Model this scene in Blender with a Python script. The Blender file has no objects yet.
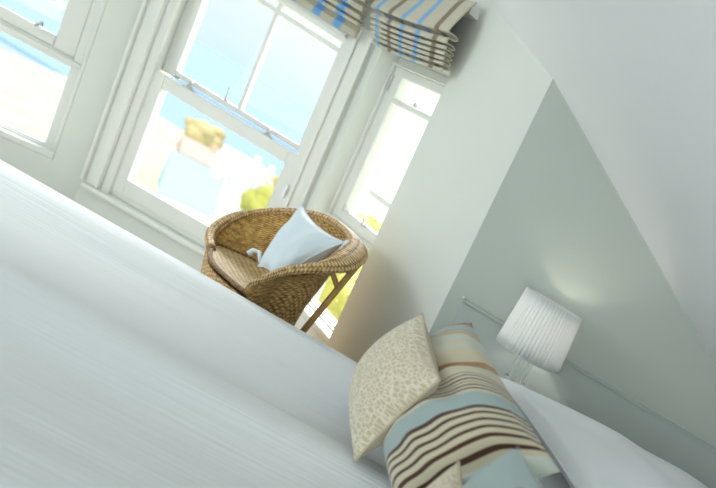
import bpy, bmesh, math, random
from mathutils import Vector, Matrix, noise
random.seed(7)
SC = bpy.context.scene
COL = SC.collection
PI = math.pi
def R(a): return math.radians(a)

# ------------------------------------------------------------------ camera
ROLL, PITCH, YAW = R(31.8), R(11.1), R(8.5)
FPX, EYE = 660.0, 1.30
rt = Vector((math.cos(YAW), -math.sin(YAW), 0)); fh = Vector((math.sin(YAW), math.cos(YAW), 0)); zz = Vector((0, 0, 1))
fw = fh*math.cos(PITCH) - zz*math.sin(PITCH)
up0 = fh*math.sin(PITCH) + zz*math.cos(PITCH)
cx = rt*math.cos(ROLL) + up0*math.sin(ROLL)
cy = up0*math.cos(ROLL) - rt*math.sin(ROLL)
cam_d = bpy.data.cameras.new('camera')
cam = bpy.data.objects.new('camera', cam_d); COL.objects.link(cam)
cam.matrix_world = Matrix(((cx.x, cy.x, -fw.x, 0), (cx.y, cy.y, -fw.y, 0), (cx.z, cy.z, -fw.z, EYE), (0, 0, 0, 1)))
cam_d.sensor_fit = 'HORIZONTAL'; cam_d.sensor_width = 36
cam_d.lens = FPX/716*36
cam_d.shift_x = -361/716; cam_d.shift_y = 268/716
cam_d.clip_start = 0.05; cam_d.clip_end = 6000
cam_d.dof.use_dof = True; cam_d.dof.focus_distance = 2.2; cam_d.dof.aperture_fstop = 2.2
SC.camera = cam

# ------------------------------------------------------------------ sky, sun, exposure
SC.view_settings.view_transform = 'Standard'; SC.view_settings.look = 'None'
SC.view_settings.exposure = 0.12; SC.view_settings.gamma = 1.0
SC.view_settings.use_curve_mapping = False
W = bpy.data.worlds.new('sky'); SC.world = W; W.use_nodes = True
wn, wl = W.node_tree.nodes, W.node_tree.links
bg = wn['Background']; bg.inputs['Strength'].default_value = 1.0
tc = wn.new('ShaderNodeTexCoord'); sp = wn.new('ShaderNodeSeparateXYZ'); wl.new(tc.outputs['Generated'], sp.inputs[0])
rp = wn.new('ShaderNodeValToRGB'); wl.new(sp.outputs['Z'], rp.inputs[0])
e = rp.color_ramp.elements
e[0].position = 0.0; e[0].color = (.68, .89, 1.0, 1)
e[1].position = 0.07; e[1].color = (.86, .94, 1.0, 1)
for p_, c_ in ((.16, (.85, .96, 1.05, 1)), (.40, (1.2, 1.35, 1.5, 1)), (1.0, (1.0, 1.3, 1.7, 1))):
    k = rp.color_ramp.elements.new(p_); k.color = c_
nz = wn.new('ShaderNodeTexNoise'); nz.inputs['Scale'].default_value = 9; nz.inputs['Detail'].default_value = 5
mp = wn.new('ShaderNodeMapping'); mp.inputs['Scale'].default_value = (1, 1, 2.5)
wl.new(tc.outputs['Generated'], mp.inputs[0]); wl.new(mp.outputs[0], nz.inputs['Vector'])
cr = wn.new('ShaderNodeValToRGB'); wl.new(nz.outputs[0], cr.inputs[0])
cr.color_ramp.elements[0].position = .45; cr.color_ramp.elements[0].color = (0, 0, 0, 1)
cr.color_ramp.elements[1].position = .75; cr.color_ramp.elements[1].color = (.5, .5, .5, 1)
mx = wn.new('ShaderNodeMix'); mx.data_type = 'RGBA'
wl.new(cr.outputs[0], mx.inputs['Factor']); wl.new(rp.outputs[0], mx.inputs['A']); mx.inputs['B'].default_value = (.88, .93, 1, 1)
lim = wn.new('ShaderNodeMapRange'); lim.inputs['From Min'].default_value = .10; lim.inputs['From Max'].default_value = .2; lim.inputs['To Min'].default_value = 1; lim.inputs['To Max'].default_value = 0
wl.new(sp.outputs['Z'], lim.inputs['Value']); cm = wn.new('ShaderNodeMath'); cm.operation = 'MULTIPLY'; wl.new(cr.outputs[0], cm.inputs[0]); wl.new(lim.outputs[0], cm.inputs[1]); wl.new(cm.outputs[0], mx.inputs['Factor'])
wl.new(mx.outputs['Result'], bg.inputs['Color'])

def light(name, kind, loc, energy, color=(1, 1, 1), target=None, size=None):
    d = bpy.data.lights.new(name, kind); d.energy = energy; d.color = color
    o = bpy.data.objects.new(name, d); COL.objects.link(o); o.location = loc
    if target is not None:
        o.rotation_euler = (Vector(target)-Vector(loc)).to_track_quat('-Z', 'Y').to_euler()
    if size:
        d.shape = 'RECTANGLE'; d.size, d.size_y = size
    return o
sun = light('sun', 'SUN', (14, -24, 36), 2.5, (1, .96, .88), (0, 0, 0)); sun.data.angle = R(1)
light('fill_at_left_window', 'AREA', (-4.30, 1.05, 1.58), 28, (.93, .97, 1), (0, 1.45, .9), (1.6, 1.1))  # added fill lamp just inside the unseen left window, topping up daylight
light('fill_outside_bay', 'AREA', (-2.6, 10.0, 5.0), 2900, (.97, .98, 1), (-1.6, 1.8, .6), (10, 1.8))  # added lamp out of view, aimed through the bay to brighten the bed
light('fill_rear', 'AREA', (.42, -1.40, 1.10), 44, (.88, .95, 1), (-1.9, 3, .6), (.8, 1.0))  # added fill lamp out of view; the rear wall has no window

# ------------------------------------------------------------------ materials
def mat(name, col, rough=.6, bump=None, spec=.3, metal=0.0, coat=None, vary=.0, vscale=6, sheen=0.0, trans=0.0):
    m = bpy.data.materials.new(name); m.use_nodes = True
    n, l = m.node_tree.nodes, m.node_tree.links
    b = n['Principled BSDF']
    b.inputs['Base Color'].default_value = (*col, 1); b.inputs['Roughness'].default_value = rough
    b.inputs['Specular IOR Level'].default_value = spec; b.inputs['Metallic'].default_value = metal
    b.inputs['Sheen Weight'].default_value = sheen
    t = n.new('ShaderNodeTexCoord')
    if vary:
        z = n.new('ShaderNodeTexNoise'); z.inputs['Scale'].default_value = vscale; z.inputs['Detail'].default_value = 4
        l.new(t.outputs['Object'], z.inputs['Vector'])
        x = n.new('ShaderNodeMix'); x.data_type = 'RGBA'
        x.inputs['A'].default_value = (*[max(0, c*(1-vary)) for c in col], 1); x.inputs['B'].default_value = (*[min(1, c*(1+vary)) for c in col], 1)
        l.new(z.outputs[0], x.inputs['Factor']); l.new(x.outputs['Result'], b.inputs['Base Color'])
    if bump:
        sc_, st = bump
        z = n.new('ShaderNodeTexNoise'); z.inputs['Scale'].default_value = sc_; z.inputs['Detail'].default_value = 3
        l.new(t.outputs['Object'], z.inputs['Vector'])
        q = n.new('ShaderNodeBump'); q.inputs['Strength'].default_value = st; q.inputs['Distance'].default_value = .01
        l.new(z.outputs[0], q.inputs['Height']); l.new(q.outputs[0], b.inputs['Normal'])
    return m
def lin(r, g, b): return tuple(((c/255)/12.92 if c/255 <= .04045 else ((c/255+.055)/1.055)**2.4) for c in (r, g, b))
def ramp_tex(m, axis_socket, stops, interp='CONSTANT'):
    """colour ramp along one UV axis; stops sorted (pos, rgb)"""
    n, l = m.node_tree.nodes, m.node_tree.links
    r_ = n.new('ShaderNodeValToRGB'); r_.color_ramp.interpolation = interp
    el = r_.color_ramp.elements
    el[0].position, el[0].color = stops[0][0], (*stops[0][1], 1)
    el[1].position, el[1].color = stops[1][0], (*stops[1][1], 1)
    for p_, c_ in stops[2:]:
        k = el.new(p_); k.color = (*c_, 1)
    l.new(axis_socket, r_.inputs[0])
    return r_

M = {}
M['wall'] = mat('wall_paint', (.74, .77, .71), .85, bump=(90, .05), vary=.02, vscale=2)
M['wall_shade_toned'] = mat('shade_toned_wall_paint', (.50, .55, .49), .85, bump=(90, .05), vary=.02, vscale=2)  # wall colour darkened to put the main wall's shade into the paint
M['ceiling'] = mat('ceiling_paint', (.84, .85, .85), .9, vary=.015, vscale=2)
M['panel'] = mat('wall_panel_paint', (.48, .535, .50), .7, vary=.02)
M['gloss'] = mat('white_gloss_paint', (.78, .79, .74), .35, spec=.4)
M['floor'] = None
M['metal'] = mat('brushed_metal', (.55, .56, .55), .35, metal=.9)
M['plastic'] = mat('white_plastic', (.85, .87, .9), .4)
M['linen'] = None

def floor_mat():
    m = mat('floorboards', (.5, .4, .28), .5); n, l = m.node_tree.nodes, m.node_tree.links; b = n['Principled BSDF']
    t = n.new('ShaderNodeTexCoord'); k = n.new('ShaderNodeTexBrick'); k.inputs['Scale'].default_value = 1.0
    k.inputs['Brick Width'].default_value = 2.2; k.inputs['Row Height'].default_value = .14; k.inputs['Mortar Size'].default_value = .004
    k.inputs['Color1'].default_value = (.74, .72, .68, 1); k.inputs['Color2'].default_value = (.69, .67, .63, 1); k.inputs['Mortar'].default_value = (.4, .38, .35, 1)
    l.new(t.outputs['Object'], k.inputs['Vector']); l.new(k.outputs[0], b.inputs['Base Color'])
    return m
M['floor'] = floor_mat()

def glass_mat():
    m = bpy.data.materials.new('window_glass'); m.use_nodes = True
    n, l = m.node_tree.nodes, m.node_tree.links
    n.remove(n['Principled BSDF']); o = n['Material Output']
    a = n.new('ShaderNodeBsdfTransparent'); a.inputs[0].default_value = (.992, .997, .996, 1)
    g = n.new('ShaderNodeBsdfGlossy'); g.inputs['Roughness'].default_value = .02
    lw = n.new('ShaderNodeLayerWeight'); lw.inputs[0].default_value = .5
    pw = n.new('ShaderNodeMath'); pw.operation = 'POWER'; l.new(lw.outputs['Facing'], pw.inputs[0]); pw.inputs[1].default_value = 6
    f = n.new('ShaderNodeMath'); f.operation = 'MULTIPLY_ADD'; l.new(pw.outputs[0], f.inputs[0]); f.inputs[1].default_value = .5; f.inputs[2].default_value = .008
    x = n.new('ShaderNodeMixShader'); l.new(f.outputs[0], x.inputs[0]); l.new(a.outputs[0], x.inputs[1]); l.new(g.outputs[0], x.inputs[2]); l.new(x.outputs[0], o.inputs[0])
    return m
M['glass'] = glass_mat()
def crystal_mat():
    m = mat('clear_glass', (.95, .98, .98), .03, spec=.5); b = m.node_tree.nodes['Principled BSDF']
    b.inputs['Transmission Weight'].default_value = 1; b.inputs['IOR'].default_value = 1.4
    return m
M['crystal'] = crystal_mat()

def weave_mat(name, dark, mid, light_, nu, nv, strength=.6):
    """basket weave driven by the UV map: rows along v, over-under strands along u"""
    m = mat(name, mid, .55, spec=.3); n, l = m.node_tree.nodes, m.node_tree.links; b = n['Principled BSDF']
    uv = n.new('ShaderNodeUVMap'); s = n.new('ShaderNodeSeparateXYZ'); l.new(uv.outputs[0], s.inputs[0])
    def mth(op, a, c=None):
        k = n.new('ShaderNodeMath'); k.operation = op
        for i, v in enumerate((a, c)):
            if v is None: continue
            if isinstance(v, (int, float)): k.inputs[i].default_value = v
            else: l.new(v, k.inputs[i])
        return k.outputs[0]
    U = mth('MULTIPLY', s.outputs[0], nu*PI); V = mth('MULTIPLY', s.outputs[1], nv*PI)
    su = mth('SINE', U); sv = mth('SINE', V)
    par = mth('SIGN', sv)
    over = mth('MULTIPLY', su, par)                       # over / under
    row = mth('ABSOLUTE', sv)
    h = mth('ADD', mth('MULTIPLY', over, .5), mth('POWER', row, .6))
    nz_ = n.new('ShaderNodeTexNoise'); nz_.inputs['Scale'].default_value = 60; nz_.inputs['Detail'].default_value = 3
    t = n.new('ShaderNodeTexCoord'); l.new(t.outputs['Object'], nz_.inputs['Vector'])
    h2 = mth('ADD', h, mth('MULTIPLY', mth('SUBTRACT', nz_.outputs[0], .5), 2.4))
    r_ = n.new('ShaderNodeValToRGB'); l.new(mth('ADD', mth('MULTIPLY', h2, .45), .2), r_.inputs[0])
    el = r_.color_ramp.elements; el[0].position = .1; el[0].color = (*dark, 1); el[1].position = .95; el[1].color = (*light_, 1)
    k = el.new(.5); k.color = (*mid, 1)
    l.new(r_.outputs[0], b.inputs['Base Color'])
    q = n.new('ShaderNodeBump'); q.inputs['Strength'].default_value = strength; q.inputs['Distance'].default_value = .006
    l.new(h2, q.inputs['Height']); l.new(q.outputs[0], b.inputs['Normal'])
    return m
RD, RM, RL = (.13, .06, .014), (.46, .26, .085), (.80, .56, .26)
M['weave_in'] = weave_mat('rattan_weave_inner', RD, (.46, .25, .06), (.88, .62, .22), 110, 50)
M['weave_out'] = weave_mat('rattan_weave_outer', RD, RM, RL, 100, 44)
M['weave_rim'] = weave_mat('rattan_wrapped_rim', (.16, .08, .02), (.50, .31, .12), (.84, .64, .36), 220, 7)
M['weave_seat'] = weave_mat('rattan_weave_seat', (.30, .18, .07), (.66, .47, .22), (.88, .70, .42), 36, 36)
M['cane'] = mat('rattan_cane', (.50, .30, .11), .45, vary=.35, vscale=25)
M['braid'] = weave_mat('rattan_braid', (.06, .03, .01), (.2, .1, .03), (.4, .25, .1), 90, 3)

def fabric(name, col, scale=400, st=.15, rough=.9, vary=.03):
    m = mat(name, col, rough, spec=.15, sheen=.25, vary=vary, vscale=5); n, l = m.node_tree.nodes, m.node_tree.links; b = n['Principled BSDF']
    uv = n.new('ShaderNodeTexCoord')
    w1 = n.new('ShaderNodeTexNoise'); w1.inputs['Scale'].default_value = scale; w1.inputs['Detail'].default_value = 2
    l.new(uv.outputs['Object'], w1.inputs['Vector'])
    q = n.new('ShaderNodeBump'); q.inputs['Strength'].default_value = st; q.inputs['Distance'].default_value = .003
    l.new(w1.outputs[0], q.inputs['Height']); l.new(q.outputs[0], b.inputs['Normal'])
    return m
M['blue_cotton'] = fabric('pale_blue_cotton', lin(212, 226, 233))
M['white_cotton'] = fabric('white_cotton', (.82, .85, .86))
M['cream_plain'] = fabric('cream_linen', lin(192, 178, 148))
M['shade'] = None
def shade_mat():
    m = mat('lamp_shade_fabric', (.84, .86, .86), .8); n, l = m.node_tree.nodes, m.node_tree.links
    b = n['Principled BSDF']; o = n['Material Output']
    t = n.new('ShaderNodeBsdfTranslucent'); t.inputs[0].default_value = (.85, .87, .86, 1)
    x = n.new('ShaderNodeMixShader'); x.inputs[0].default_value = .35
    l.new(b.outputs[0], x.inputs[1]); l.new(t.outputs[0], x.inputs[2]); l.new(x.outputs[0], o.inputs[0])
    return m
M['shade'] = shade_mat()

def bedspread_mat():
    m = mat('bedspread_cotton', (.70, .735, .74), .9, spec=.15, sheen=.2); n, l = m.node_tree.nodes, m.node_tree.links; b = n['Principled BSDF']
    t = n.new('ShaderNodeTexCoord'); mp_ = n.new('ShaderNodeMapping'); mp_.inputs['Scale'].default_value = (3, 90, 20)
    l.new(t.outputs['Object'], mp_.inputs[0])
    z = n.new('ShaderNodeTexNoise'); z.inputs['Scale'].default_value = 1; z.inputs['Detail'].default_value = 4
    l.new(mp_.outputs[0], z.inputs['Vector'])
    q = n.new('ShaderNodeBump'); q.inputs['Strength'].default_value = .5; q.inputs['Distance'].default_value = .006
    l.new(z.outputs[0], q.inputs['Height']); l.new(q.outputs[0], b.inputs['Normal'])
    return m
M['bedspread'] = bedspread_mat()

def lattice_mat():
    """cream cushion cover with a raised pale vine lattice"""
    m = mat('embroidered_cream', lin(205, 194, 165), .9, spec=.15, sheen=.2); n, l = m.node_tree.nodes, m.node_tree.links; b = n['Principled BSDF']
    uv = n.new('ShaderNodeUVMap')
    v = n.new('ShaderNodeTexVoronoi'); v.feature = 'DISTANCE_TO_EDGE'; v.inputs['Scale'].default_value = 28; v.inputs['Randomness'].default_value = .85
    l.new(uv.outputs[0], v.inputs['Vector'])
    r_ = n.new('ShaderNodeValToRGB'); l.new(v.outputs['Distance'], r_.inputs[0])
    el = r_.color_ramp.elements; el[0].position = .06; el[0].color = (*lin(222, 214, 194), 1); el[1].position = .14; el[1].color = (*lin(196, 182, 152), 1)
    l.new(r_.outputs[0], b.inputs['Base Color'])
    q = n.new('ShaderNodeBump'); q.invert = True; q.inputs['Strength'].default_value = .5; q.inputs['Distance'].default_value = .004
    l.new(r_.outputs[0], q.inputs['Height']); q.invert = False; l.new(q.outputs[0], b.inputs['Normal'])
    return m
M['lattice'] = lattice_mat()

def striped(name, stops, shear=0.0, axis=0, interp='CONSTANT', bump=350):
    m = fabric(name, (.7, .7, .7), bump, .12, vary=0); n, l = m.node_tree.nodes, m.node_tree.links; b = n['Principled BSDF']
    uv = n.new('ShaderNodeUVMap'); s = n.new('ShaderNodeSeparateXYZ'); l.new(uv.outputs[0], s.inputs[0])
    a = n.new('ShaderNodeMath'); a.operation = 'MULTIPLY_ADD'; l.new(s.outputs[1-axis], a.inputs[0]); a.inputs[1].default_value = shear; l.new(s.outputs[axis], a.inputs[2])
    if len(stops) <= 30:
        r_ = ramp_tex(m, a.outputs[0], stops, interp); l.new(r_.outputs[0], b.inputs['Base Color'])
    else:
        h = len(stops)//2
        r1 = ramp_tex(m, a.outputs[0], stops[:h], interp); r2 = ramp_tex(m, a.outputs[0], stops[h:], interp)
        g = n.new('ShaderNodeMath'); g.operation = 'GREATER_THAN'; l.new(a.outputs[0], g.inputs[0]); g.inputs[1].default_value = stops[h][0]
        x = n.new('ShaderNodeMix'); x.data_type = 'RGBA'; l.new(g.outputs[0], x.inputs['Factor']); l.new(r1.outputs[0], x.inputs['A']); l.new(r2.outputs[0], x.inputs['B'])
        l.new(x.outputs['Result'], b.inputs['Base Color'])
    return m
BLU, CRM, BRN, TAN, DUN = lin(152, 170, 168), lin(196, 187, 160), lin(70, 42, 24), lin(166, 128, 88), lin(186, 192, 180)
def band(out, a, b, n, c1, c2, duty=.5):
    w = (b-a)/n
    for i in range(n):
        out.append((a+i*w, c1)); out.append((a+i*w+w*duty, c2))
ps = [(0.0, TAN)]
band(ps, .02, .06, 2, BRN, TAN)
ps += [(.06, BLU)]
band(ps, .13, .20, 3, TAN, CRM)
ps += [(.205, DUN), (.26, CRM), (.30, DUN), (.33, CRM), (.40, TAN), (.455, DUN), (.49, CRM)]
band(ps, .555, .665, 6, BRN, CRM, .38)
ps += [(.67, BLU)]
band(ps, .745, .93, 6, BRN, CRM, .42)
ps += [(.932, DUN)]
M['pillow_stripe'] = striped('striped_pillowcase', ps, shear=0.0)
ps2 = [(0.0, BLU), (.26, CRM)]
band(ps2, .265, .34, 3, BRN, CRM, .45)
ps2 += [(.345, BLU), (.375, CRM)]
band(ps2, .38, .56, 5, BRN, CRM, .48)
ps2 += [(.565, DUN), (.66, BLU), (.8, CRM)]
M['pillow_stripe_near'] = striped('striped_pillowcase_near', ps2, shear=.0)

# ------------------------------------------------------------------ mesh helpers
class MB:
    def __init__(s): s.v, s.f, s.uv = [], [], []
    def vert(s, p): s.v.append(tuple(p)); return len(s.v)-1
    def face(s, ids, uv=None): s.f.append(list(ids)); s.uv.append(uv)
    def hexa(s, c):
        """8 corners: bottom 4 ccw then top 4"""
        i = [s.vert(p) for p in c]
        for q in ((3, 2, 1, 0), (4, 5, 6, 7), (0, 1, 5, 4), (1, 2, 6, 5), (2, 3, 7, 6), (3, 0, 4, 7)): s.face([i[k] for k in q])
        return s
    def box(s, x0, x1, y0, y1, z0, z1):
        return s.hexa([(x0, y0, z0), (x1, y0, z0), (x1, y1, z0), (x0, y1, z0), (x0, y0, z1), (x1, y0, z1), (x1, y1, z1), (x0, y1, z1)])
    def grid(s, fn, nu, nv, close_u=False):
        ids = [[s.vert(fn(i/nu, j/nv)) for j in range(nv+1)] for i in range(nu if close_u else nu+1)]
        for i in range(nu):
            for j in range(nv):
                a, b = ids[i], ids[(i+1) % nu if close_u else i+1]
                s.face((a[j], b[j], b[j+1], a[j+1]), ((i/nu, j/nv), ((i+1)/nu, j/nv), ((i+1)/nu, (j+1)/nv), (i/nu, (j+1)/nv)))
        return s
    def tube(s, pts, rad, n=8, cap=True):
        pts = [Vector(p) for p in pts]
        if not isinstance(rad, (list, tuple)): rad = [rad]*len(pts)
        rings = []; prev = None
        for k, p in enumerate(pts):
            t = (pts[min(k+1, len(pts)-1)]-pts[max(k-1, 0)]).normalized()
            a = prev if prev is not None else (Vector((0, 0, 1)) if abs(t.z) < .9 else Vector((1, 0, 0)))
            a = (a-t*a.dot(t)).normalized(); prev = a; b = t.cross(a)
            rings.append([s.vert(p+(a*math.cos(2*PI*i/n)+b*math.sin(2*PI*i/n))*rad[k]) for i in range(n)])
        m = len(pts)-1
        for k in range(m):
            for i in range(n):
                j = (i+1) % n
                s.face((rings[k][i], rings[k][j], rings[k+1][j], rings[k+1][i]), ((k/m, i/n), (k/m, (i+1)/n), ((k+1)/m, (i+1)/n), ((k+1)/m, i/n)))
        if cap: s.face(rings[0][::-1]); s.face(rings[-1])
        return s
    def lathe(s, prof, c=(0, 0, 0), n=32):
        rings = [[s.vert((c[0]+r*math.cos(2*PI*i/n), c[1]+r*math.sin(2*PI*i/n), c[2]+z)) for i in range(n)] for r, z in prof]
        for k in range(len(prof)-1):
            for i in range(n):
                j = (i+1) % n; s.face((rings[k][i], rings[k][j], rings[k+1][j], rings[k+1][i]))
        s.face(rings[0][::-1]); s.face(rings[-1])
        return s
    def build(s, name, m, parent=None, smooth=False, bevel=0.0, solid=0.0, subsurf=0, weld=False):
        me = bpy.data.meshes.new(name); me.from_pydata(s.v, [], s.f)
        if any(u is not None for u in s.uv):
            L = me.uv_layers.new(name='UVMap')
            for poly, u in zip(me.polygons, s.uv):
                if u is None: continue
                for li, q in zip(poly.loop_indices, u): L.data[li].uv = q
        bm_ = bmesh.new(); bm_.from_mesh(me)
        if weld: bmesh.ops.remove_doubles(bm_, verts=bm_.verts, dist=1e-5)
        bmesh.ops.recalc_face_normals(bm_, faces=bm_.faces); bm_.to_mesh(me); bm_.free()
        if smooth: me.polygons.foreach_set('use_smooth', [True]*len(me.polygons))
        me.materials.append(m)
        o = bpy.data.objects.new(name, me); COL.objects.link(o)
        if parent is not None:
            o.parent = parent; o.matrix_parent_inverse = parent.matrix_basis.inverted()
        if solid:
            d = o.modifiers.new('solid', 'SOLIDIFY'); d.thickness = solid; d.offset = 0
        if bevel:
            d = o.modifiers.new('bevel', 'BEVEL'); d.width = bevel; d.segments = 2; d.limit_method = 'ANGLE'
        if subsurf:
            d = o.modifiers.new('sub', 'SUBSURF'); d.levels = d.render_levels = subsurf
        return o
def tag(o, label, cat, group=None, kind=None):
    if label: o['label'] = label
    if cat: o['category'] = cat
    if group: o['group'] = group
    if kind: o['kind'] = kind
    return o
def empty(name, loc, label=None, cat=None, group=None, kind=None):
    o = bpy.data.objects.new(name, None); COL.objects.link(o); o.location = loc; o.empty_display_size = .1
    return tag(o, label, cat, group, kind)
def struct(name, mb, m, label, cat, **k):
    return tag(mb.build(name, m, **k), label, cat, None, 'structure')
def catmull(pts, n):
    pts = [Vector(p) for p in pts]; K = len(pts)-1; out = []
    for i in range(n+1):
        t = i/n*K; k = min(int(t), K-1); u = t-k
        p0, p1, p2, p3 = pts[max(k-1, 0)], pts[k], pts[k+1], pts[min(k+2, K)]
        out.append(.5*((2*p1)+(p2-p0)*u+(2*p0-5*p1+4*p2-p3)*u*u+(3*p1-p0-3*p2+p3)*u**3))
    return out

# ------------------------------------------------------------------ room shell
# bay: window_1 in the front wall (y = 4), canted walls either side, then the main wall (y = 2.9)
P0 = Vector((-2.26, 4.0, 0)); BA = R(-41.5)
DV = Vector((math.cos(BA), math.sin(BA), 0)); NV = Vector((math.sin(BA), -math.cos(BA), 0))   # along the canted wall, into the room
TCORN = 1.665
CORN = P0+DV*TCORN                                     # where the canted wall meets the main wall
XL, XR, YB = -4.5, .95, -1.5
Q0 = Vector((-3.34, 4.0, 0)); DQ = Vector((-DV.x, DV.y, 0)); NQ = Vector((-NV.x, NV.y, 0))
TQ = (XL-Q0.x)/DQ.x
def wall_boxes(p, d, nin, length, z0, z1, th, hole=None):
    mb = MB()
    def b(t0, t1, a, c):
        if t1-t0 < 1e-4 or c-a < 1e-4: return
        q = [p+d*t0-nin*th, p+d*t1-nin*th, p+d*t1, p+d*t0]
        mb.hexa([(v.x, v.y, a) for v in q]+[(v.x, v.y, c) for v in q])
    if hole is None: b(0, length, z0, z1)
    else:
        h0, h1, a, c = hole
        b(0, h0, z0, z1); b(h1, length, z0, z1); b(h0, h1, z0, a); b(h0, h1, c, z1)
    return mb
ZT = 2.5
X = Vector((1, 0, 0)); Y = Vector((0, 1, 0))
struct('wall_front', wall_boxes(Q0, X, -Y, 1.08, 0, ZT, .20, (.04, 1.04, .33, 1.76)), M['wall'], 'white bay wall around the wide sash window', 'wall')
struct('wall_right', wall_boxes(P0, DV, NV, TCORN, 0, ZT, .20, (.10, .885, .36, 1.76)), M['wall'], 'white canted wall beside the narrow window', 'wall')
struct('wall_left', wall_boxes(Q0, DQ, NQ, TQ, 0, ZT, .20, (.12, .90, .36, 1.76)), M['wall'], 'white canted wall left of the wide window', 'wall')
struct('wall_back', wall_boxes(CORN, X, -Y, XR-CORN.x, 0, ZT, .15), M['wall_shade_toned'], 'wall behind the lamp with shade put into its grey colour', 'wall')
struct('wall_side', wall_boxes(Vector((XR, YB, 0)), Y, -X, CORN.y-YB, 0, ZT, .15), M['wall'], 'white wall behind the headboard', 'wall')
yl = (Q0+DQ*TQ).y
struct('wall_far_left', wall_boxes(Vector((XL, YB, 0)), Y, X, yl-YB, 0, ZT, .15, (1.6, 3.5, .95, 2.2)), M['wall'], 'white wall on the left with a window', 'wall')
struct('wall_rear', wall_boxes(Vector((XL, YB, 0)), X, Y, XR-XL, 0, ZT, .15), M['wall'], 'white wall behind the viewer', 'wall')
struct('floor', MB().box(XL-.2, XR+.2, YB-.2, 4.3, -.15, 0), M['floor'], 'whitewashed timber floor under the bed', 'floor')
# ceiling: flat over the bay, sloping down towards the headboard
GX, GY, CX0, CY0, CZ0 = -.55, -.17, -1.55, 3.37, 2.09
ZF = 2.32
def slope_x(y): return CX0+(ZF-CZ0-GY*(y-CY0))/GX
def slope_z(x, y): return CZ0+GX*(x-CX0)+GY*(y-CY0)
cl = MB()
ya_, yb_ = YB-.2, 4.3
xa, xb = slope_x(ya_), slope_x(yb_)
cl.hexa([(XL-.2, ya_, ZF), (xa, ya_, ZF), (xb, yb_, ZF), (XL-.2, yb_, ZF), (XL-.2, ya_, ZF+.2), (xa+.1, ya_, ZF+.2), (xb+.1, yb_, ZF+.2), (XL-.2, yb_, ZF+.2)])
struct('ceiling', cl, M['ceiling'], 'white flat ceiling over the bay', 'ceiling')
cs = MB(); xr = XR+.2
cs.hexa([(xa, ya_, ZF), (xr, ya_, slope_z(xr, ya_)), (xr, yb_, slope_z(xr, yb_)), (xb, yb_, ZF),
         (xa+.1, ya_, ZF+.2), (xr, ya_, slope_z(xr, ya_)+.25), (xr, yb_, slope_z(xr, yb_)+.25), (xb+.1, yb_, ZF+.2)])
struct('ceiling_slope', cs, M['ceiling'], 'white sloping attic ceiling above the lamp', 'ceiling')
# low panelling on the main wall with its capping rail
pn = MB().box(CORN.x+.075, XR, 2.872, 2.90, 0, .955)
panel = struct('trim_1', pn, M['panel'], 'grey boxed panel low on the wall behind the lamp', 'panelling', bevel=.004)
MB().box(CORN.x+.065, XR, 2.862, 2.90, .955, .965).build('capping_rail', M['panel'], panel, bevel=.003)
kb = MB(); kb.lathe([(.003, 0), (.008, .002), (.009, .008), (.004, .012)], (CORN.x+.075, 2.868, .965), 12)
kb.build('knob', M['gloss'], panel, smooth=True)

# ------------------------------------------------------------------ windows
def wbox(mb, p, d, n, s0, s1, o0, o1, z0, z1):
    q = [p+d*s0+n*o0, p+d*s1+n*o0, p+d*s1+n*o1, p+d*s0+n*o1]
    return mb.hexa([(v.x, v.y, z0) for v in q]+[(v.x, v.y, z1) for v in q])
def rect_frame(mb, p, d, n, s0, s1, o0, o1, z0, z1, wl_, wr_, wb_, wt_):
    wbox(mb, p, d, n, s0, s0+wl_, o0, o1, z0, z1); wbox(mb, p, d, n, s1-wr_, s1, o0, o1, z0, z1)
    wbox(mb, p, d, n, s0+wl_, s1-wr_, o0, o1, z0, z0+wb_); wbox(mb, p, d, n, s0+wl_, s1-wr_, o0, o1, z1-wt_, z1)
    return mb
def wpoint(p, d, n, s, o, z):
    v = p+d*s+n*o; return (v.x, v.y, z)
def fastener(parent, p, d, n, s, o, z):
    mb = MB(); wbox(mb, p, d, n, s-.028, s+.028, o-.012, o+.014, z, z+.006)
    mb.lathe([(.014, .006), (.014, .016), (.006, .024), (.010, .040), (.004, .046)], wpoint(p, d, n, s, o, z), 12)
    return mb.build('sash_fastener', M['metal'], parent, smooth=False, bevel=.002)
# --- window_1: the wide sash window facing the bed
w1 = empty('window_1', (-2.80, 4.0, .33), 'wide white sash window with two upper panes behind the chair', 'window', kind='structure')
p, d, n = Vector((-2.80, 4.0, 0)), X, -Y               # s is measured from the middle glazing bar
hw = .335                                              # half the glazed width
f = MB(); rect_frame(f, p, d, n, -.499, .499, -.14, -.02, .331, 1.759, .085, .085, .05, .09); f.build('window_frame', M['gloss'], w1, bevel=.004)
# architrave mouldings stepping out to the bay corner
a = MB()
for sgn in (-1, 1):
    for s0, s1, o1 in ((.398, .440, .0), (.440, .460, .022), (.460, .515, .010), (.515, .530, .026)):
        lo, hi = sorted((sgn*s0, sgn*s1)); wbox(a, p, d, n, lo, hi, -.02, o1, .33, 1.79)
for z0, z1, o1 in ((1.675, 1.695, .0), (1.695, 1.712, .018), (1.712, 1.775, .010), (1.775, 1.79, .022)):
    wbox(a, p, d, n, -.398, .398, -.02, o1, z0, z1)
a.build('architrave', M['gloss'], w1, bevel=.003)
us = MB(); rect_frame(us, p, d, n, -.412, .412, -.105, -.065, 1.050, 1.69, .067, .067, .0, .02)
wbox(us, p, d, n, -.345, .345, -.105, -.065, 1.062, 1.090)
wbox(us, p, d, n, -.345, .345, -.105, -.065, 1.616, 1.640)
upper = us.build('upper_sash', M['gloss'], w1, bevel=.004)
wbox(MB(), p, d, n, -.009, .009, -.098, -.068, 1.09, 1.67).build('glazing_bar', M['gloss'], upper, bevel=.003)
wbox(MB(), p, d, n, -.345, .345, -.088, -.084, 1.04, 1.672).build('pane', M['glass'], upper)
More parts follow.
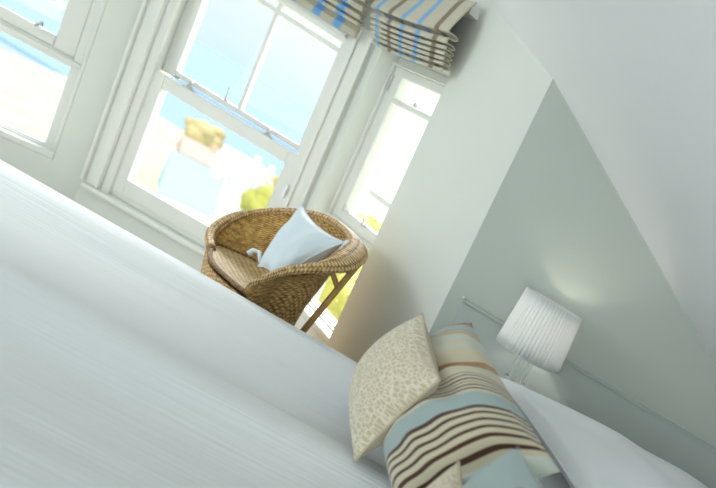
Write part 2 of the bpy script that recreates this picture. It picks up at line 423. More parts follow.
ls = MB(); rect_frame(ls, p, d, n, -.412, .412, -.06, -.015, .36, 1.042, .067, .067, .09, .072)
lower = ls.build('lower_sash', M['gloss'], w1, bevel=.004)
wbox(MB(), p, d, n, -.345, .345, -.040, -.036, .44, .975).build('pane', M['glass'], lower)
for s in (-.235, .20): fastener(w1, p, d, n, s, -.035, 1.042)
hk = MB(); hk.tube([wpoint(p, d, n, -.07, -.06, 1.09), wpoint(p, d, n, -.07, -.055, 1.11), wpoint(p, d, n, -.065, -.05, 1.155)], .0035, 6)
hk.lathe([(.008, 0), (.009, .008), (.004, .014)], wpoint(p, d, n, -.07, -.062, 1.088), 10)
hk.lathe([(.003, 0), (.007, .004), (.003, .010)], wpoint(p, d, n, -.065, -.05, 1.152), 10)
hk.build('restrictor_hook', M['metal'], w1)
MB().tube([wpoint(p, d, n, .415, -.01, .80), wpoint(p, d, n, .417, .006, .815), wpoint(p, d, n, .417, .010, .86), wpoint(p, d, n, .415, .004, .875)], .009, 8).build('sash_stay', M['plastic'], w1, smooth=True)
sl = MB(); wbox(sl, p, d, n, -.50, .50, -.20, .05, .30, .329); sl.build('sill_board', M['gloss'], w1, bevel=.008)
# --- window_2: the narrow canted window, opening part above, fixed pane below
def canted_window(name, p, d, n, h0, h1, label):
    w = empty(name, tuple(p+d*(h0+.4)+Vector((0, 0, .36))), label, 'window', kind='structure')
    f = MB(); rect_frame(f, p, d, n, h0+.001, h1-.001, -.15, -.085, .36, 1.76, .045, .045, .05, .046)
    wbox(f, p, d, n, h0+.045, h1-.045, -.15, -.085, .825, .875)
    f.build('window_frame', M['gloss'], w, bevel=.004)
    e_ = MB(); rect_frame(e_, p, d, n, h0, h1, -.085, -.068, .39, 1.722, .014, .014, .012, .010); wbox(e_, p, d, n, h0+.014, h1-.014, -.085, -.060, .846, .862)
    e_.build('bead', M['gloss'], w, bevel=.003)
    s_ = MB(); rect_frame(s_, p, d, n, h0+.045, h1-.045, -.135, -.085, .875, 1.714, .080, .08, .058, .045)
    wbox(s_, p, d, n, h0+.125, h1-.125, -.135, -.085, 1.535, 1.565)
    sash = s_.build('casement_sash', M['gloss'], w, bevel=.006)
    wbox(MB(), p, d, n, h0+.12, h1-.12, -.112, -.108, .93, 1.675).build('pane', M['glass'], sash)
    o_ = MB(); wbox(o_, p, d, n, h0+.06, h1-.06, -.185, -.155, 1.065, 1.095); o_.build('outer_bar', M['gloss'], w)
    wbox(MB(), p, d, n, h0+.04, h1-.04, -.122, -.118, .405, .83).build('pane', M['glass'], w)
    for s in (.18, .45):
        k = MB(); wbox(k, p, d, n, h0+s-.012, h0+s+.012, -.085, -.07, .925, .937)
        k.tube([wpoint(p, d, n, h0+s, -.07, .945), wpoint(p, d, n, h0+s, -.06, .96), wpoint(p, d, n, h0+s+.02, -.055, .93)], .006, 6)
        k.build('casement_catch', M['metal'], w)
    k = MB(); wbox(k, p, d, n, h0+.40, h0+.425, -.085, -.07, 1.565, 1.585); k.build('sash_lift', M['metal'], w, bevel=.003)
    k = MB(); wbox(k, p, d, n, h0+.024, h0+.034, -.085, -.074, 1.58, 1.665); k.build('hinge', M['metal'], w, bevel=.002)
    k = MB(); wbox(k, p, d, n, h0+.001, h1-.001, -.085, .0, .36, .392); k.build('sill_board', M['gloss'], w, bevel=.006)
    return w
canted_window('window_2', P0, DV, NV, .10, .885, 'narrow white window in the canted wall right of the chair')
canted_window('window_3', Q0, DQ, NQ, .12, .90, 'narrow white window in the canted wall left of the wide window')
# far-left window, daylight side of the room
w4 = empty('window_4', (XL, 1.05, .95), 'white window in the left wall', 'window', kind='structure')
f = MB(); rect_frame(f, Vector((XL, YB, 0)), Y, X, 1.6, 3.5, -.12, -.04, .95, 2.2, .06, .06, .06, .06); wbox(f, Vector((XL, YB, 0)), Y, X, 2.52, 2.58, -.12, -.04, 1.01, 2.14)
f.build('window_frame', M['gloss'], w4, bevel=.004)
wbox(MB(), Vector((XL, YB, 0)), Y, X, 1.66, 3.44, -.085, -.08, 1.01, 2.14).build('pane', M['glass'], w4)

# ------------------------------------------------------------------ roman blinds
BB, BBL, BBR = lin(194, 188, 166), lin(112, 166, 214), lin(124, 106, 82)
st = [(0, BB)]
for c_, k in ((.10, BBL), (.285, BBR), (.46, BBL), (.655, BBL), (.86, BBR)):
    st += [(c_-.034, BB), (c_-.020, k), (c_+.020, k), (c_+.034, BB)]
st.append((1.0, BB))
M['blind_a'] = striped('blind_stripe_canted', st, interp='LINEAR', bump=500)
st2 = [(0, BB)]
for c_, k in ((.06, BBR), (.20, BBL), (.35, BBL), (.50, BBR), (.63, BBL), (.772, BBL), (.89, BBL)):
    st2 += [(c_-.028, BB), (c_-.017, k), (c_+.017, k), (c_+.028, BB)]
st2.append((1.0, BB))
M['blind_b'] = striped('blind_stripe_front', st2, interp='LINEAR', bump=500)
def roman_blind(p, d, n, s0, s1, zoff, prof, label, m, inset):
    r = empty('roman_blind', wpoint(p, d, n, (s0+s1)/2, .03, 2.0), label, 'blind', 'striped roman blinds in the bay')
    mb = MB()
    pr = [(o, z+zoff) for o, z in prof]; K = len(pr)-1
    # rounded folds: subdivide profile
    dense = []
    for k in range(K):
        for q in range(6):
            u = q/6; dense.append((pr[k][0]*(1-u)+pr[k+1][0]*u, pr[k][1]*(1-u)+pr[k+1][1]*u))
    dense.append(pr[-1])
    sm = dense[:]
    for _ in range(2):
        sm = [sm[0]]+[tuple((a_+2*b_+c_)/4 for a_, b_, c_ in zip(sm[i-1], sm[i], sm[i+1])) for i in range(1, len(sm)-1)]+[sm[-1]]
    nv = len(sm)-1; zb, ztop = sm[-1][1], sm[0][1]
    def fn(u, v):
        o, z = sm[round(v*nv)]
        k = (o-.03)/.09
        sag = -.010*math.sin(PI*u)*max(0, min(1, (ztop-z)/.25))
        lo = s0+inset*max(0, (1-k))*.5; hi = s1-inset*max(0, (1-k))*.5
        q = p+d*(lo+(hi-lo)*u)+n*(o+.002*math.sin(u*7+z*20))
        return (q.x, q.y, z+sag)
    mb.grid(fn, 60, nv)
    mb.build('fabric', m, r, smooth=True, solid=.004)
    hb = MB(); wbox(hb, p, d, n, s0+.03, s1-.07, .001, .045, 2.0+zoff*.5, 2.045+zoff*.5); hb.build('headrail', M['gloss'], r)
    return r
def folds(tips):
    out = [(.046, 2.05), (.062, 2.02), (.082, 1.965), (.104, 1.91)]
    for k, (o, z) in enumerate(tips):
        out += [(o, z+.012), (o, z)]
        if k < len(tips)-1:
            h = z-tips[k+1][1]
            out += [(o*.62, z+.010), (o*.45, z+.002), (o*.62, z-.35*h), (tips[k+1][0]*.97, z-.45*h)]
    return out
prof = folds([(.114, 1.872), (.104, 1.832), (.096, 1.809), (.089, 1.789), (.082, 1.770), (.074, 1.752), (.064, 1.728)])
roman_blind(P0, DV, NV, .09, .985, 0.0, prof, 'blue and brown striped roman blind folded up over the narrow right window', M['blind_a'], .10)
prof2 = folds([(.094, 1.880), (.090, 1.835), (.084, 1.797), (.078, 1.770), (.058, 1.712)])
roman_blind(Vector((-2.80, 4.0, 0)), X, -Y, -.46, .475, 0.0, prof2, 'blue striped roman blind folded up over the wide front window', M['blind_b'], .02)

# ------------------------------------------------------------------ rattan tub chair
RIM = [(-1.968, 3.010, 0.586), (-2.074, 3.139, 0.614), (-2.100, 3.245, 0.688), (-2.058, 3.312, 0.761), (-1.936, 3.331, 0.845), (-1.763, 3.283, 0.906), (-1.574, 3.139, 0.916), (-1.450, 2.976, 0.903), (-1.404, 2.832, 0.855), (-1.425, 2.746, 0.801), (-1.500, 2.688, 0.729), (-1.543, 2.659, 0.662), (-1.569, 2.669, 0.601)]
NS = 150
rim = catmull(RIM, NS)
CC = Vector((-1.69, 2.976, 0)); ZS = .578
chair = empty('rattan_chair', (CC.x, CC.y, 0), 'golden woven rattan tub chair standing in the window bay beyond the bed', 'chair')
def ends(u): return min(1.0, min(u, 1-u)/.22)
def smooth(t): t = max(0, min(1, t)); return t*t*(3-2*t)
def slim(u): return smooth((u-.50)/.12)*smooth((.95-u)/.15)
def seat_pt(u):
    q = rim[min(NS, max(0, round(u*NS)))]; k = 1-.27*smooth(ends(u))-.14*slim(u)
    return Vector((CC.x+(q.x-CC.x)*k, CC.y+(q.y-CC.y)*k, ZS))
def outdir(u):
    q = rim[round(u*NS)]; a = rim[min(NS, round(u*NS)+2)]-rim[max(0, round(u*NS)-2)]
    o = Vector((-a.y, a.x, 0)).normalized(); v = Vector((q.x-CC.x, q.y-CC.y, 0))
    return o if o.dot(v) > 0 else -o
def inner(u, v):
    s, r = seat_pt(u), rim[round(u*NS)]
    sl = slim(u)
    c = s*(.55+.33*sl)+r*(.45-.33*sl); c.z = ZS+(r.z-ZS)*(.42+.28*sl); c += outdir(u)*.02*(1-1.5*sl)
    return s*(1-v)**2+c*2*v*(1-v)+r*v*v
mb = MB(); mb.grid(inner, NS, 40); mb.build('backrest', M['weave_in'], chair, smooth=True, solid=.010)
# rolled rim: flattened tube leaning outwards, widest at the back right
def rim_pt(u, v):
    r = rim[round(u*NS)]; o = outdir(u); w = .017+.006*smooth(ends(u)) + .024*smooth((u-.33)/.2)*smooth((.80-u)/.15)
    a = 2*PI*v
    dirt = (o*math.cos(R(-18))+zz*math.sin(R(-18))); nr = zz*math.cos(R(18))+o*math.sin(R(18))
    rib = 1+.025*math.sin(u*NS*PI*.9)
    return r+o*w*.25+dirt*(w*math.cos(a))*rib+nr*(.021*math.sin(a))*rib
mb = MB(); mb.grid(rim_pt, NS, 16)
for uu in (0, 1):
    mb.face([mb.vert(rim_pt(uu, k/16)) for k in range(16)])
mb.build('rolled_rim', M['weave_rim'], chair, smooth=True, weld=True)
# front edge between the two arm fronts
FA, FB = rim[NS], rim[0]
fdir = Vector((-.56, -.83, 0))
def front(v):
    q = FA.lerp(FB, v); q = Vector((q.x, q.y, ZS)); return q+fdir*.05*math.sin(PI*v)
# seat
mb = MB()
loop = [seat_pt(i/60) for i in range(61)]+[front(i/20) for i in range(1, 20)]
nl = len(loop); c0 = Vector((sum(q.x for q in loop)/nl, sum(q.y for q in loop)/nl, ZS))
rings = []
for k in range(1, 9):
    t = k/8; rings.append([mb.vert((c0.x+(q.x-c0.x)*t, c0.y+(q.y-c0.y)*t, ZS+.003-.02*(1-t*t))) for q in loop])
def suv(q): return (q[0]*1.8, q[1]*1.8)
cv = mb.vert((c0.x, c0.y, ZS-.017))
for i in range(nl):
    j = (i+1) % nl; ids = (cv, rings[0][i], rings[0][j]); mb.face(ids, [suv(mb.v[a_]) for a_ in ids])
    for k in range(7):
        ids = (rings[k][i], rings[k+1][i], rings[k+1][j], rings[k][j]); mb.face(ids, [suv(mb.v[a_]) for a_ in ids])
mb.build('seat', M['weave_seat'], chair, smooth=True, solid=.012)
# outer woven body: hour-glass from under the rim to the floor
NB = 200
def loop_pt(u):
    """u in 0..1 once round: rim side then the front"""
    if u < .8: return rim[min(NS, round(u/.8*NS))], 1
    return front((u-.8)/.2), 0
def body(u, v):
    q, isr = loop_pt(u % 1.0)
    top = Vector((q.x, q.y, q.z-.012))
    dx, dy = q.x-CC.x, q.y-CC.y
    waist = Vector((CC.x+dx*.70, CC.y+dy*.70, .30)); base = Vector((CC.x+dx*.86, CC.y+dy*.86, .0))
    if isr:
        uu = u/.8
        open_ = smooth((uu-.36)/.12)*smooth((.97-uu)/.16)       # back right: the body turns in early, leaving struts free
        waist = Vector((CC.x+dx*(.80-.22*open_), CC.y+dy*(.80-.22*open_), .30+.12*open_))
        c = Vector((CC.x+dx*(.99-.30*open_), CC.y+dy*(.99-.30*open_), q.z*.55+.15+.13*open_))
        if open_ > 0: top = top.lerp(seat_pt(uu)*.10+rim[min(NS, round(uu*NS))]*.90-zz*.012, open_)
    else:
        c = Vector((CC.x+dx*.93, CC.y+dy*.93, .46))
    if v < .62:
        t = v/.62; return top*(1-t)**2+c*2*t*(1-t)+waist*t*t
    t = (v-.62)/.38; m_ = waist*2-c; m_ = Vector((waist.x, waist.y, .18))
    return waist*(1-t)**2+m_*2*t*(1-t)+base*t*t
mb = MB(); mb.grid(body, NB, 48, close_u=True); mb.build('woven_body', M['weave_out'], chair, smooth=True, solid=.010)
# braided edging along the seat front and the arm fronts
mb = MB(); mb.tube([front(i/24)+zz*.008+fdir*.004 for i in range(25)], .009, 8); mb.build('front_braid', M['braid'], chair, smooth=True)
mb = MB(); mb.tube([seat_pt(i/60)+zz*.010-outdir(i/60)*.006 for i in range(61)], .007, 8); mb.build('seat_braid', M['braid'], chair, smooth=True)
for uu in (.34, .625):
    q = rim[round(uu*NS)]; o = outdir(uu)
    a_ = q+o*.040-zz*.02; b_ = Vector((CC.x+(q.x-CC.x)*.74, CC.y+(q.y-CC.y)*.74, .42))
    c_ = Vector((CC.x+(q.x-CC.x)*.80, CC.y+(q.y-CC.y)*.80, 0.0))
    mid = a_.lerp(b_, .5)
    mb = MB(); mb.tube([a_, a_.lerp(b_, .35), b_, c_.lerp(b_, .4), c_], .012, 10); s_ = mb.build('strut', M['cane'], chair, smooth=True)
    mb = MB(); mb.tube([a_.lerp(b_, .30), a_.lerp(b_, .22)-o*.045+zz*.012, a_.lerp(b_, .16)-o*.075], .011, 8); mb.build('brace', M['cane'], s_, smooth=True)
for uu in (.12, .27, .86):
    q = rim[round(uu*NS)]; b_ = Vector((CC.x+(q.x-CC.x)*.88, CC.y+(q.y-CC.y)*.88, 0))
    mb = MB(); mb.tube([b_+zz*.12, b_], .016, 10); mb.build('foot', M['cane'], chair, smooth=True)

# ------------------------------------------------------------------ cushions
def cushion_surface(c, thick, side, pinch=.10, power=.55, crease=None, wob=.0, seed=0):
    """c: corners (b0, t0, t1, b1); u from corner 0 side to corner 3 side, v bottom to top"""
    b0, t0, t1, b1 = [Vector(q) for q in c]
    nrm = ((b1-b0).cross(t0-b0)+(t1-t0).cross(t1-b1)).normalized()
    cen = (b0+t0+t1+b1)/4
    def fn(u, v):
        q = b0*(1-u)*(1-v)+b1*u*(1-v)+t1*u*v+t0*(1-u)*v
        eu, ev = 4*u*(1-u), 4*v*(1-v)
        # edges sag inward between the corners
        pu = pinch*(ev*(1-eu)); pv = pinch*(eu*(1-ev))
        mid_u = (b0.lerp(b1, .5)*(1-v)+t0.lerp(t1, .5)*v); mid_v = (b0.lerp(t0, .5)*(1-u)+b1.lerp(t1, .5)*u)
        q = q+(mid_u-q)*pu+(mid_v-q)*pv
        h = (eu*ev)**power
        hh = thick*h
        if crease:
            for (cu, w_, dpt) in crease: hh -= dpt*thick*math.exp(-((u-cu)/w_)**2)*h**.5
        if wob: hh += wob*noise.noise(Vector((u*5+seed, v*5, seed*1.7)))*h**.4
        return q+nrm*side*hh
    return fn
def cushion(name, c, thick, m_front, m_back, label, cat, group=None, pinch=.10, power=.5, front_side=1, parts=('front_cover', 'back_cover'), back=.6, seam=True, **kw):
    b0, t0, t1, b1 = [Vector(q) for q in c]
    r = empty(name, (b0+b1)/2, label, cat, group)
    N = 40
    mb = MB(); mb.grid(cushion_surface(c, thick, front_side, pinch, power, **kw), N, N); mb.build(parts[0], m_front, r, smooth=True)
    mb = MB(); mb.grid(cushion_surface(c, thick*back, -front_side, pinch, power, **kw), N, N); mb.build(parts[1], m_back, r, smooth=True)
    if not seam: return r
    fn = cushion_surface(c, 0, 1, pinch, power)
    pts = [fn(0, k/30) for k in range(31)]+[fn(k/30, 1) for k in range(1, 31)]+[fn(1, 1-k/30) for k in range(1, 31)]+[fn(1-k/30, 0) for k in range(1, 30)]
    mb = MB(); mb.tube(pts+[pts[0]], .0035, 6, cap=False); mb.build('seam', m_back, r, smooth=True)
    return r
# pale blue cushion in the chair
bl = Vector((-1.752, 2.962, 0.630)); tp = Vector((-1.815, 3.168, 0.921)); rg = Vector((-1.485, 2.957, 0.902)); bt = Vector((-1.613, 2.851, 0.628))
c1 = cushion('scatter_cushion', [bl, tp, rg, bt], .085, M['blue_cotton'], M['blue_cotton'], 'pale blue square cushion leaning in the rattan chair', 'cushion', front_side=-1, pinch=.16, wob=.008, seed=2)
for base, pts in ((bl, [(0, 0, .02), (-.035, .03, .05), (-.06, .035, .045), (-.07, .03, .02)]), (rg, [(0, 0, 0), (.02, -.02, .012), (.03, -.045, .0), (.03, -.055, -.03)])):
    MB().tube([base+Vector(q) for q in pts], [.006, .008, .009, .012], 8).build('tie', M['blue_cotton'], c1, smooth=True)

# ------------------------------------------------------------------ bed
BZ, BY1, BY0, BX0, BX1 = .592, 2.60, .35, -3.3, .55
bed = empty('bed', (-1.3, 1.5, 0), 'white double bed with a pale headboard filling the foreground', 'bed')
MB().box(BX0+.1, BX1-.02, BY0+.1, BY1-.12, .10, .28).build('bed_base', M['cream_plain'], bed, bevel=.02)
MB().box(BX0+.06, BX1-.02, BY0+.06, BY1-.08, .281, .54).build('mattress', M['white_cotton'], bed, bevel=.05)
MB().box(BX1, BX1+.07, BY0-.05, BY1+.0, 0, .98).build('headboard', M['cream_plain'], bed, bevel=.02)
for x_, y_ in ((BX0+.2, BY0+.2), (BX1-.2, BY0+.2), (BX0+.2, BY1-.25), (BX1-.2, BY1-.25)):
    MB().lathe([(.03, 0), (.035, .10)], (x_, y_, 0), 16).build('leg', M['cane'], bed)
def spread(u, v):
    # v runs across the bed: hanging side, rounded edge, top, edge, hanging side
    drop = .36; rad = .075
    Wd = BY1-BY0; arc = PI/2*rad; total = 2*drop+2*arc+(Wd-2*rad)
    s = v*total
    x_ = BX0+(BX1-.03-BX0)*u
    if s < drop: y_, z_ = BY1, BZ-rad-drop+s
    elif s < drop+arc:
        a_ = (s-drop)/rad; y_, z_ = BY1-rad+rad*math.cos(a_), BZ-rad+rad*math.sin(a_)
    elif s < drop+arc+Wd-2*rad: y_, z_ = BY1-rad-(s-drop-arc), BZ
    elif s < drop+2*arc+Wd-2*rad:
        a_ = (s-drop-arc-(Wd-2*rad))/rad; y_, z_ = BY0+rad-rad*math.sin(a_), BZ-rad+rad*math.cos(a_)
    else: y_, z_ = BY0, BZ-rad-(s-(drop+2*arc+Wd-2*rad))
    top = smooth((z_-(BZ-rad))/rad)
    # soft long swells running along the bed and a hollow near the pillows
    q = y_+.02*(x_+.9)
    z_ += top*(.036*math.exp(-((q-2.33)/.14)**2)+.046*math.exp(-((q-1.62)/.13)**2)+.03*math.exp(-((q-.95)/.2)**2)
               + .010*noise.noise(Vector((x_*.9, y_*3.2, 1.0)))+.004*noise.noise(Vector((x_*1.2, y_*12, 3.0))))
    if top < .5: y_ += (.012*math.sin(x_*13)+.01*noise.noise(Vector((x_*4, z_*2, 5))))*(1 if y_ > 1.5 else -1)
    return (x_, y_, z_)
mb = MB(); mb.grid(spread, 120, 220)
tag(mb.build('bedspread', M['bedspread'], None, smooth=True, solid=.006), 'smooth white cotton bedspread covering the bed and hanging over its edge', 'bedspread')

# pillows against the headboard
cushion('cream_cushion', [(-.572, 1.570, .652), (-.458, 1.49, .945), (-.700, 1.90, .985), (-.835, 2.04, .70)], .072, M['lattice'], M['cream_plain'],
        'square cream cushion with a pale lattice pattern leaning upright at the front of the pillows', 'cushion', 'cream cushions on the bed', front_side=-1, pinch=.07, power=.5, back=1.0)
cushion('striped_pillow', [(-.825, 2.16, .65), (-.63, 2.07, 1.01), (-.115, 1.25, .965), (-.325, 1.36, .65)], .125, M['pillow_stripe'], M['pillow_stripe'],
        'blue and brown striped pillow directly behind the large cream cushion', 'pillow', 'striped pillows on the bed', front_side=1, pinch=.05, power=.40, crease=[(.43, .05, .35), (.93, .03, .3)], wob=.02, seed=4, back=.4, seam=False)
cushion('striped_pillow', [(-.26, 1.21, .66), (-.19, 1.15, .995), (.15, .56, .99), (.05, .63, .66)], .09, M['pillow_stripe_near'], M['pillow_stripe_near'],
        'blue and brown striped pillow in the bottom right corner, nearest the viewer', 'pillow', 'striped pillows on the bed', front_side=1, pinch=.05, power=.40, wob=.015, seed=9, back=1.0, seam=False)
cushion('cream_cushion', [(-.37, 1.34, .635), (-.302, 1.31, .862), (-.06, .84, .85), (-.14, .80, .635)], .05, M['lattice'], M['cream_plain'],
        'cream lattice cushion of which only a corner shows at the bottom edge', 'cushion', 'cream cushions on the bed', front_side=1, pinch=.10, power=.42)
for k, (z0, lab) in enumerate(((.69, 'white pillow lying flat at the bottom of the stack by the lamp'), (.845, 'white pillow lying flat on top of the stack by the lamp'))):
    cushion('white_pillow', [(-.02, 1.50, z0), (-.49-.05*k, 2.24, z0+.03), (.40, 2.34, z0+.03), (.42, 1.60, z0)], .075, M['white_cotton'], M['white_cotton'], lab, 'pillow', 'white pillows by the headboard', pinch=.05, power=.38, wob=.012, seed=11+k)

# ------------------------------------------------------------------ bedside table and lamp
LX, LY = -.585, 2.745
tb = empty('bedside_table', (LX, LY, 0), 'narrow white bedside table between the bed and the shade-darkened wall', 'table')
MB().box(LX-.2, LX+.2, LY-.125, LY+.108, .595, .62).build('tabletop', M['gloss'], tb, bevel=.004)
MB().box(LX-.185, LX+.185, LY-.115, LY+.10, .45, .595).build('drawer', M['gloss'], tb, bevel=.003)
for a_ in (-1, 1):
    for b_ in (-1, 1):
        MB().box(LX+a_*.17-.015, LX+a_*.17+.015, LY-.005+b_*.095-.015, LY-.005+b_*.095+.015, 0, .45).build('leg', M['gloss'], tb)
lamp = empty('table_lamp', (LX, LY, .62), 'white pleated table lamp with a clear glass stem at the right edge', 'lamp')
MB().lathe([(.07, 0), (.075, .006), (.07, .018), (.02, .022)], (LX, LY, .62), 32).build('lamp_base', M['crystal'], lamp, smooth=False)
mb = MB()
for a_ in range(4):
    ox, oy = .026*math.cos(a_*PI/2+.5), .026*math.sin(a_*PI/2+.5)
    mb.tube([(LX+ox, LY+oy, .642), (LX+ox, LY+oy, .905)], .011, 12)
mb.build('glass_stem', M['crystal'], lamp, smooth=False)
mb = MB()
for z_ in (.70, .80): MB().lathe([(.02, 0), (.046, .003), (.046, .010), (.02, .013)], (LX, LY, z_), 24).build('glass_collar', M['crystal'], lamp)
MB().lathe([(.042, 0), (.044, .008), (.03, .014), (.012, .02), (.012, .07), (.016, .072), (.016, .11)], (LX, LY, .905), 24).build('lamp_holder', M['metal'], lamp, smooth=True)
bulb = light('bulb', 'POINT', (LX, LY, 1.03), 1.2, (1, .9, .78)); bulb.data.shadow_soft_size = .03; bulb.parent = lamp; bulb.matrix_parent_inverse = lamp.matrix_basis.inverted()
def shade(u, v):
    a_ = 2*PI*u; r0 = .130-.016*v; pl = .0055*abs(math.sin(a_*26))
    return (LX+(r0+pl)*math.cos(a_), LY+(r0*.94+pl)*math.sin(a_), .915+.235*v)
mb = MB(); mb.grid(shade, 576, 6, close_u=True); mb.build('lamp_shade', M['shade'], lamp, smooth=True, solid=.002)
mb = MB(); mb.tube([(LX+.131*math.cos(2*PI*k/64), LY+.124*math.sin(2*PI*k/64), .915) for k in range(65)], .0035, 6, cap=False)
for k in range(3):
    a_ = 2*PI*k/3; mb.tube([(LX+.012*math.cos(a_), LY+.012*math.sin(a_), .985), (LX+.128*math.cos(a_), LY+.12*math.sin(a_), .918)], .002, 5)
mb.build('shade_ring', M['gloss'], lamp)

# ------------------------------------------------------------------ outdoors
M['grass'] = mat('hillside_grass', lin(206, 208, 172), .9, vary=.3, vscale=.3)
M['leaf'] = mat('sunny_leaves', lin(188, 180, 84), .6, vary=.45, vscale=1.2)
M['leaf_far'] = mat('far_leaves', lin(188, 184, 92), .8, vary=.4, vscale=.25)
M['leaf_tan'] = mat('dry_leaves', lin(206, 188, 136), .8, vary=.3, vscale=.25)
M['bark'] = mat('bark', (.18, .12, .08), .9, vary=.3)
M['render_w'] = mat('white_render', (.86, .85, .83), .9, vary=.02)
M['render_t'] = mat('tan_render', lin(214, 186, 158), .9, vary=.05)
M['slate'] = mat('haze_paled_slate', lin(176, 196, 210), .6, vary=.08, vscale=1)  # town colours are paled to put distance haze into them
M['rooftile'] = mat('rose_tile', lin(214, 182, 168), .8, vary=.15, vscale=1)
M['pane_far'] = mat('house_window_glass', lin(150, 180, 200), .2, spec=.6)
M['sea'] = mat('sea_water', lin(140, 178, 200), .25, bump=(.2, .2), spec=.5)
g = MB()
def terr(u, v):
    x_ = -170+240*u; y_ = 4.6+216*v
    dist = math.hypot(x_, y_)
    z_ = -1.6-22.5*smooth((dist-6)/125) + .4*noise.noise(Vector((x_*.05, y_*.05, 0)))
    return (x_, y_, z_)
g.grid(terr, 60, 60); struct('ground', g, M['grass'], 'sunny hillside falling away to the town', 'ground', smooth=True)
struct('sea', MB().box(-5000, 3000, 200, 5500, -26, -25.2), M['sea'], 'pale blue sea beyond the town', 'sea')
def azpos(az, dist): return Vector((dist*math.sin(R(az)), dist*math.cos(R(az)), 0))
def house(az, dist, zg, w, dp, h, rh, mw, mr, label, rot=0, wins=()):
    c = azpos(az, dist); r = empty('house', (c.x, c.y, zg), label, 'house', 'houses outside the window')
    dd = Vector((math.cos(R(-az)), math.sin(R(-az)), 0)); dd.rotate(Matrix.Rotation(R(rot), 3, 'Z')); nn = Vector((dd.y, -dd.x, 0))   # nn faces the viewer
    mb = MB(); wbox(mb, c, dd, nn, -w/2, w/2, -dp/2, dp/2, zg, zg+h)
    mb.build('wall', mw, r)
    mb = MB()
    e_ = .25
    A = [c+dd*(-w/2-e_)+nn*(dp/2+e_), c+dd*(w/2+e_)+nn*(dp/2+e_), c+dd*(w/2+e_)-nn*(dp/2+e_), c+dd*(-w/2-e_)-nn*(dp/2+e_)]
    ids = [mb.vert((q.x, q.y, zg+h)) for q in A]; t1 = c-nn*0+dd*(-w/2-e_); t2 = c+dd*(w/2+e_)
    i1, i2 = mb.vert((t1.x, t1.y, zg+h+rh)), mb.vert((t2.x, t2.y, zg+h+rh))
    mb.face((ids[0], ids[1], i2, i1)); mb.face((ids[2], ids[3], i1, i2)); mb.face((ids[0], i1, ids[3])); mb.face((ids[1], ids[2], i2)); mb.face(ids[::-1])
    mb.build('roof', mr, r)
    mb = MB(); wbox(mb, c, dd, nn, w*.25, w*.25+.9, -.4, .4, zg+h, zg+h+rh+1.0); mb.build('chimney', mw, r)
    for s0, s1, z0, z1 in wins:
        mb = MB(); rect_frame(mb, c, dd, nn, s0, s1, dp/2, dp/2+.06, zg+z0, zg+z1, .08, .08, .08, .08); f_ = mb.build('window', M['gloss'], r)
        mb = MB(); wbox(mb, c, dd, nn, s0+.08, s1-.08, dp/2+.005, dp/2+.03, zg+z0+.08, zg+z1-.08); mb.build('pane', M['pane_far'], f_)
    return r
ZG = -24.2
house(-35.5, 160, ZG, 5.0, 6, 7.5, 2.6, M['render_t'], M['rooftile'], 'small tan house with a rose roof at the far left of the view', 8, ((-1.8, .1, 4.2, 6.4), (.7, 1.9, 4.2, 6.2)))
house(-33.4, 150, ZG, 5.4, 6, 9.6, 3.2, M['render_w'], M['render_w'], 'tall narrow white house in the middle of the view', -14, ((-.3, .3, 8.0, 8.7),))
house(-35.3, 100, -21.5, 4.4, 6, 7.0, 4.2, M['render_w'], M['slate'], 'low house with a pale blue slate roof in front of the tan house', 4, ((-1.2, 0, 2, 4),))
house(-32.4, 175, ZG, 4.0, 5, 8.0, 2.4, M['render_w'], M['rooftile'], 'white house with a rose roof behind the yellow tree', 12, ((-1, .2, 4, 6),))
house(-19.2, 17.5, -3.2, 4.5, 5, 7.2, 2.0, M['render_w'], M['slate'], 'neighbouring white rendered house seen through the narrow window', 6, ((-1.75, -1.40, 3.6, 4.3),))
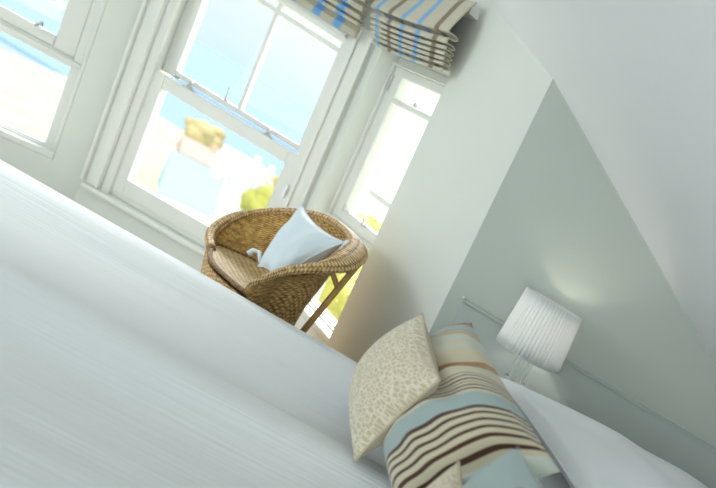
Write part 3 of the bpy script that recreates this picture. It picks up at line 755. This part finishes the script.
def tree(az, dist, zg, h, cr_, m, label, cat='tree', leafy=0, group='trees outside the window', name='tree'):
    c = azpos(az, dist); r = empty(name, (c.x, c.y, zg), label, cat, group)
    MB().tube([(c.x, c.y, zg), (c.x+.02*h, c.y, zg+h*.35), (c.x, c.y, zg+h*.7)], [.03*h, .022*h, .012*h], 8).build('trunk', M['bark'], r, smooth=True)
    bm_ = bmesh.new()
    rnd = random.Random(int(az*100+dist))
    for k in range(9):
        a_ = rnd.uniform(0, 2*PI); rr = cr_*rnd.uniform(0, .55); s_ = cr_*rnd.uniform(.35, .6)
        cc = Vector((c.x+rr*math.cos(a_), c.y+rr*math.sin(a_), zg+h-cr_*.95+cr_*rnd.uniform(-.45, .5)))
        res = bmesh.ops.create_icosphere(bm_, subdivisions=3, radius=s_)
        for v in res['verts']:
            v.co = v.co*(1+.28*noise.noise(v.co*3.0/s_*.6+cc)) + cc
    if leafy:
        for k in range(leafy):
            q = Vector((rnd.gauss(0, 1), rnd.gauss(0, 1), rnd.gauss(0, 1))).normalized()*cr_*rnd.uniform(.75, 1.08)
            q = Vector((c.x, c.y, zg+h-cr_*.95))+Vector((q.x, q.y, q.z*.85)); a_ = Vector((rnd.uniform(-1, 1), rnd.uniform(-1, 1), rnd.uniform(-1, 1))).normalized(); b_ = a_.orthogonal().normalized(); L_ = .055
            vs = [bm_.verts.new(q+a_*L_), bm_.verts.new(q+b_*L_*.45), bm_.verts.new(q-a_*L_), bm_.verts.new(q-b_*L_*.45)]; bm_.faces.new(vs)
    me = bpy.data.meshes.new('crown'); bm_.to_mesh(me); bm_.free(); me.materials.append(m); me.polygons.foreach_set('use_smooth', [True]*len(me.polygons))
    o = bpy.data.objects.new('crown', me); COL.objects.link(o); o.parent = r; o.matrix_parent_inverse = r.matrix_basis.inverted()
    return r
tree(-31.5, 120, ZG, 13.2, 3.3, M['leaf_far'], 'large yellow green tree right of the white house')
tree(-32.6, 112, ZG, 8.2, 2.4, M['leaf_far'], 'small yellow green tree below the white house')
tree(-30.7, 132, ZG, 15.2, 2.8, M['leaf_far'], 'tall yellow green tree against the window frame')
tree(-36.0, 172, ZG, 13.6, 3.0, M['leaf_tan'], 'tan autumn tree beside the rose roof')
tree(-34.9, 178, ZG, 13.0, 2.4, M['leaf_tan'], 'tan autumn tree between the two roofs')
tree(-25.3, 6.6, -2.1, 2.75, .72, M['leaf'], 'bright yellow green shrub seen beneath the chair rim', 'shrub', 1500, 'shrubs outside the narrow window', 'shrub')
tree(-25.6, 9.8, -2.4, 2.95, .34, M['leaf'], 'bright yellow green shrub in front of the white house', 'shrub', 1500, 'shrubs outside the narrow window', 'shrub')
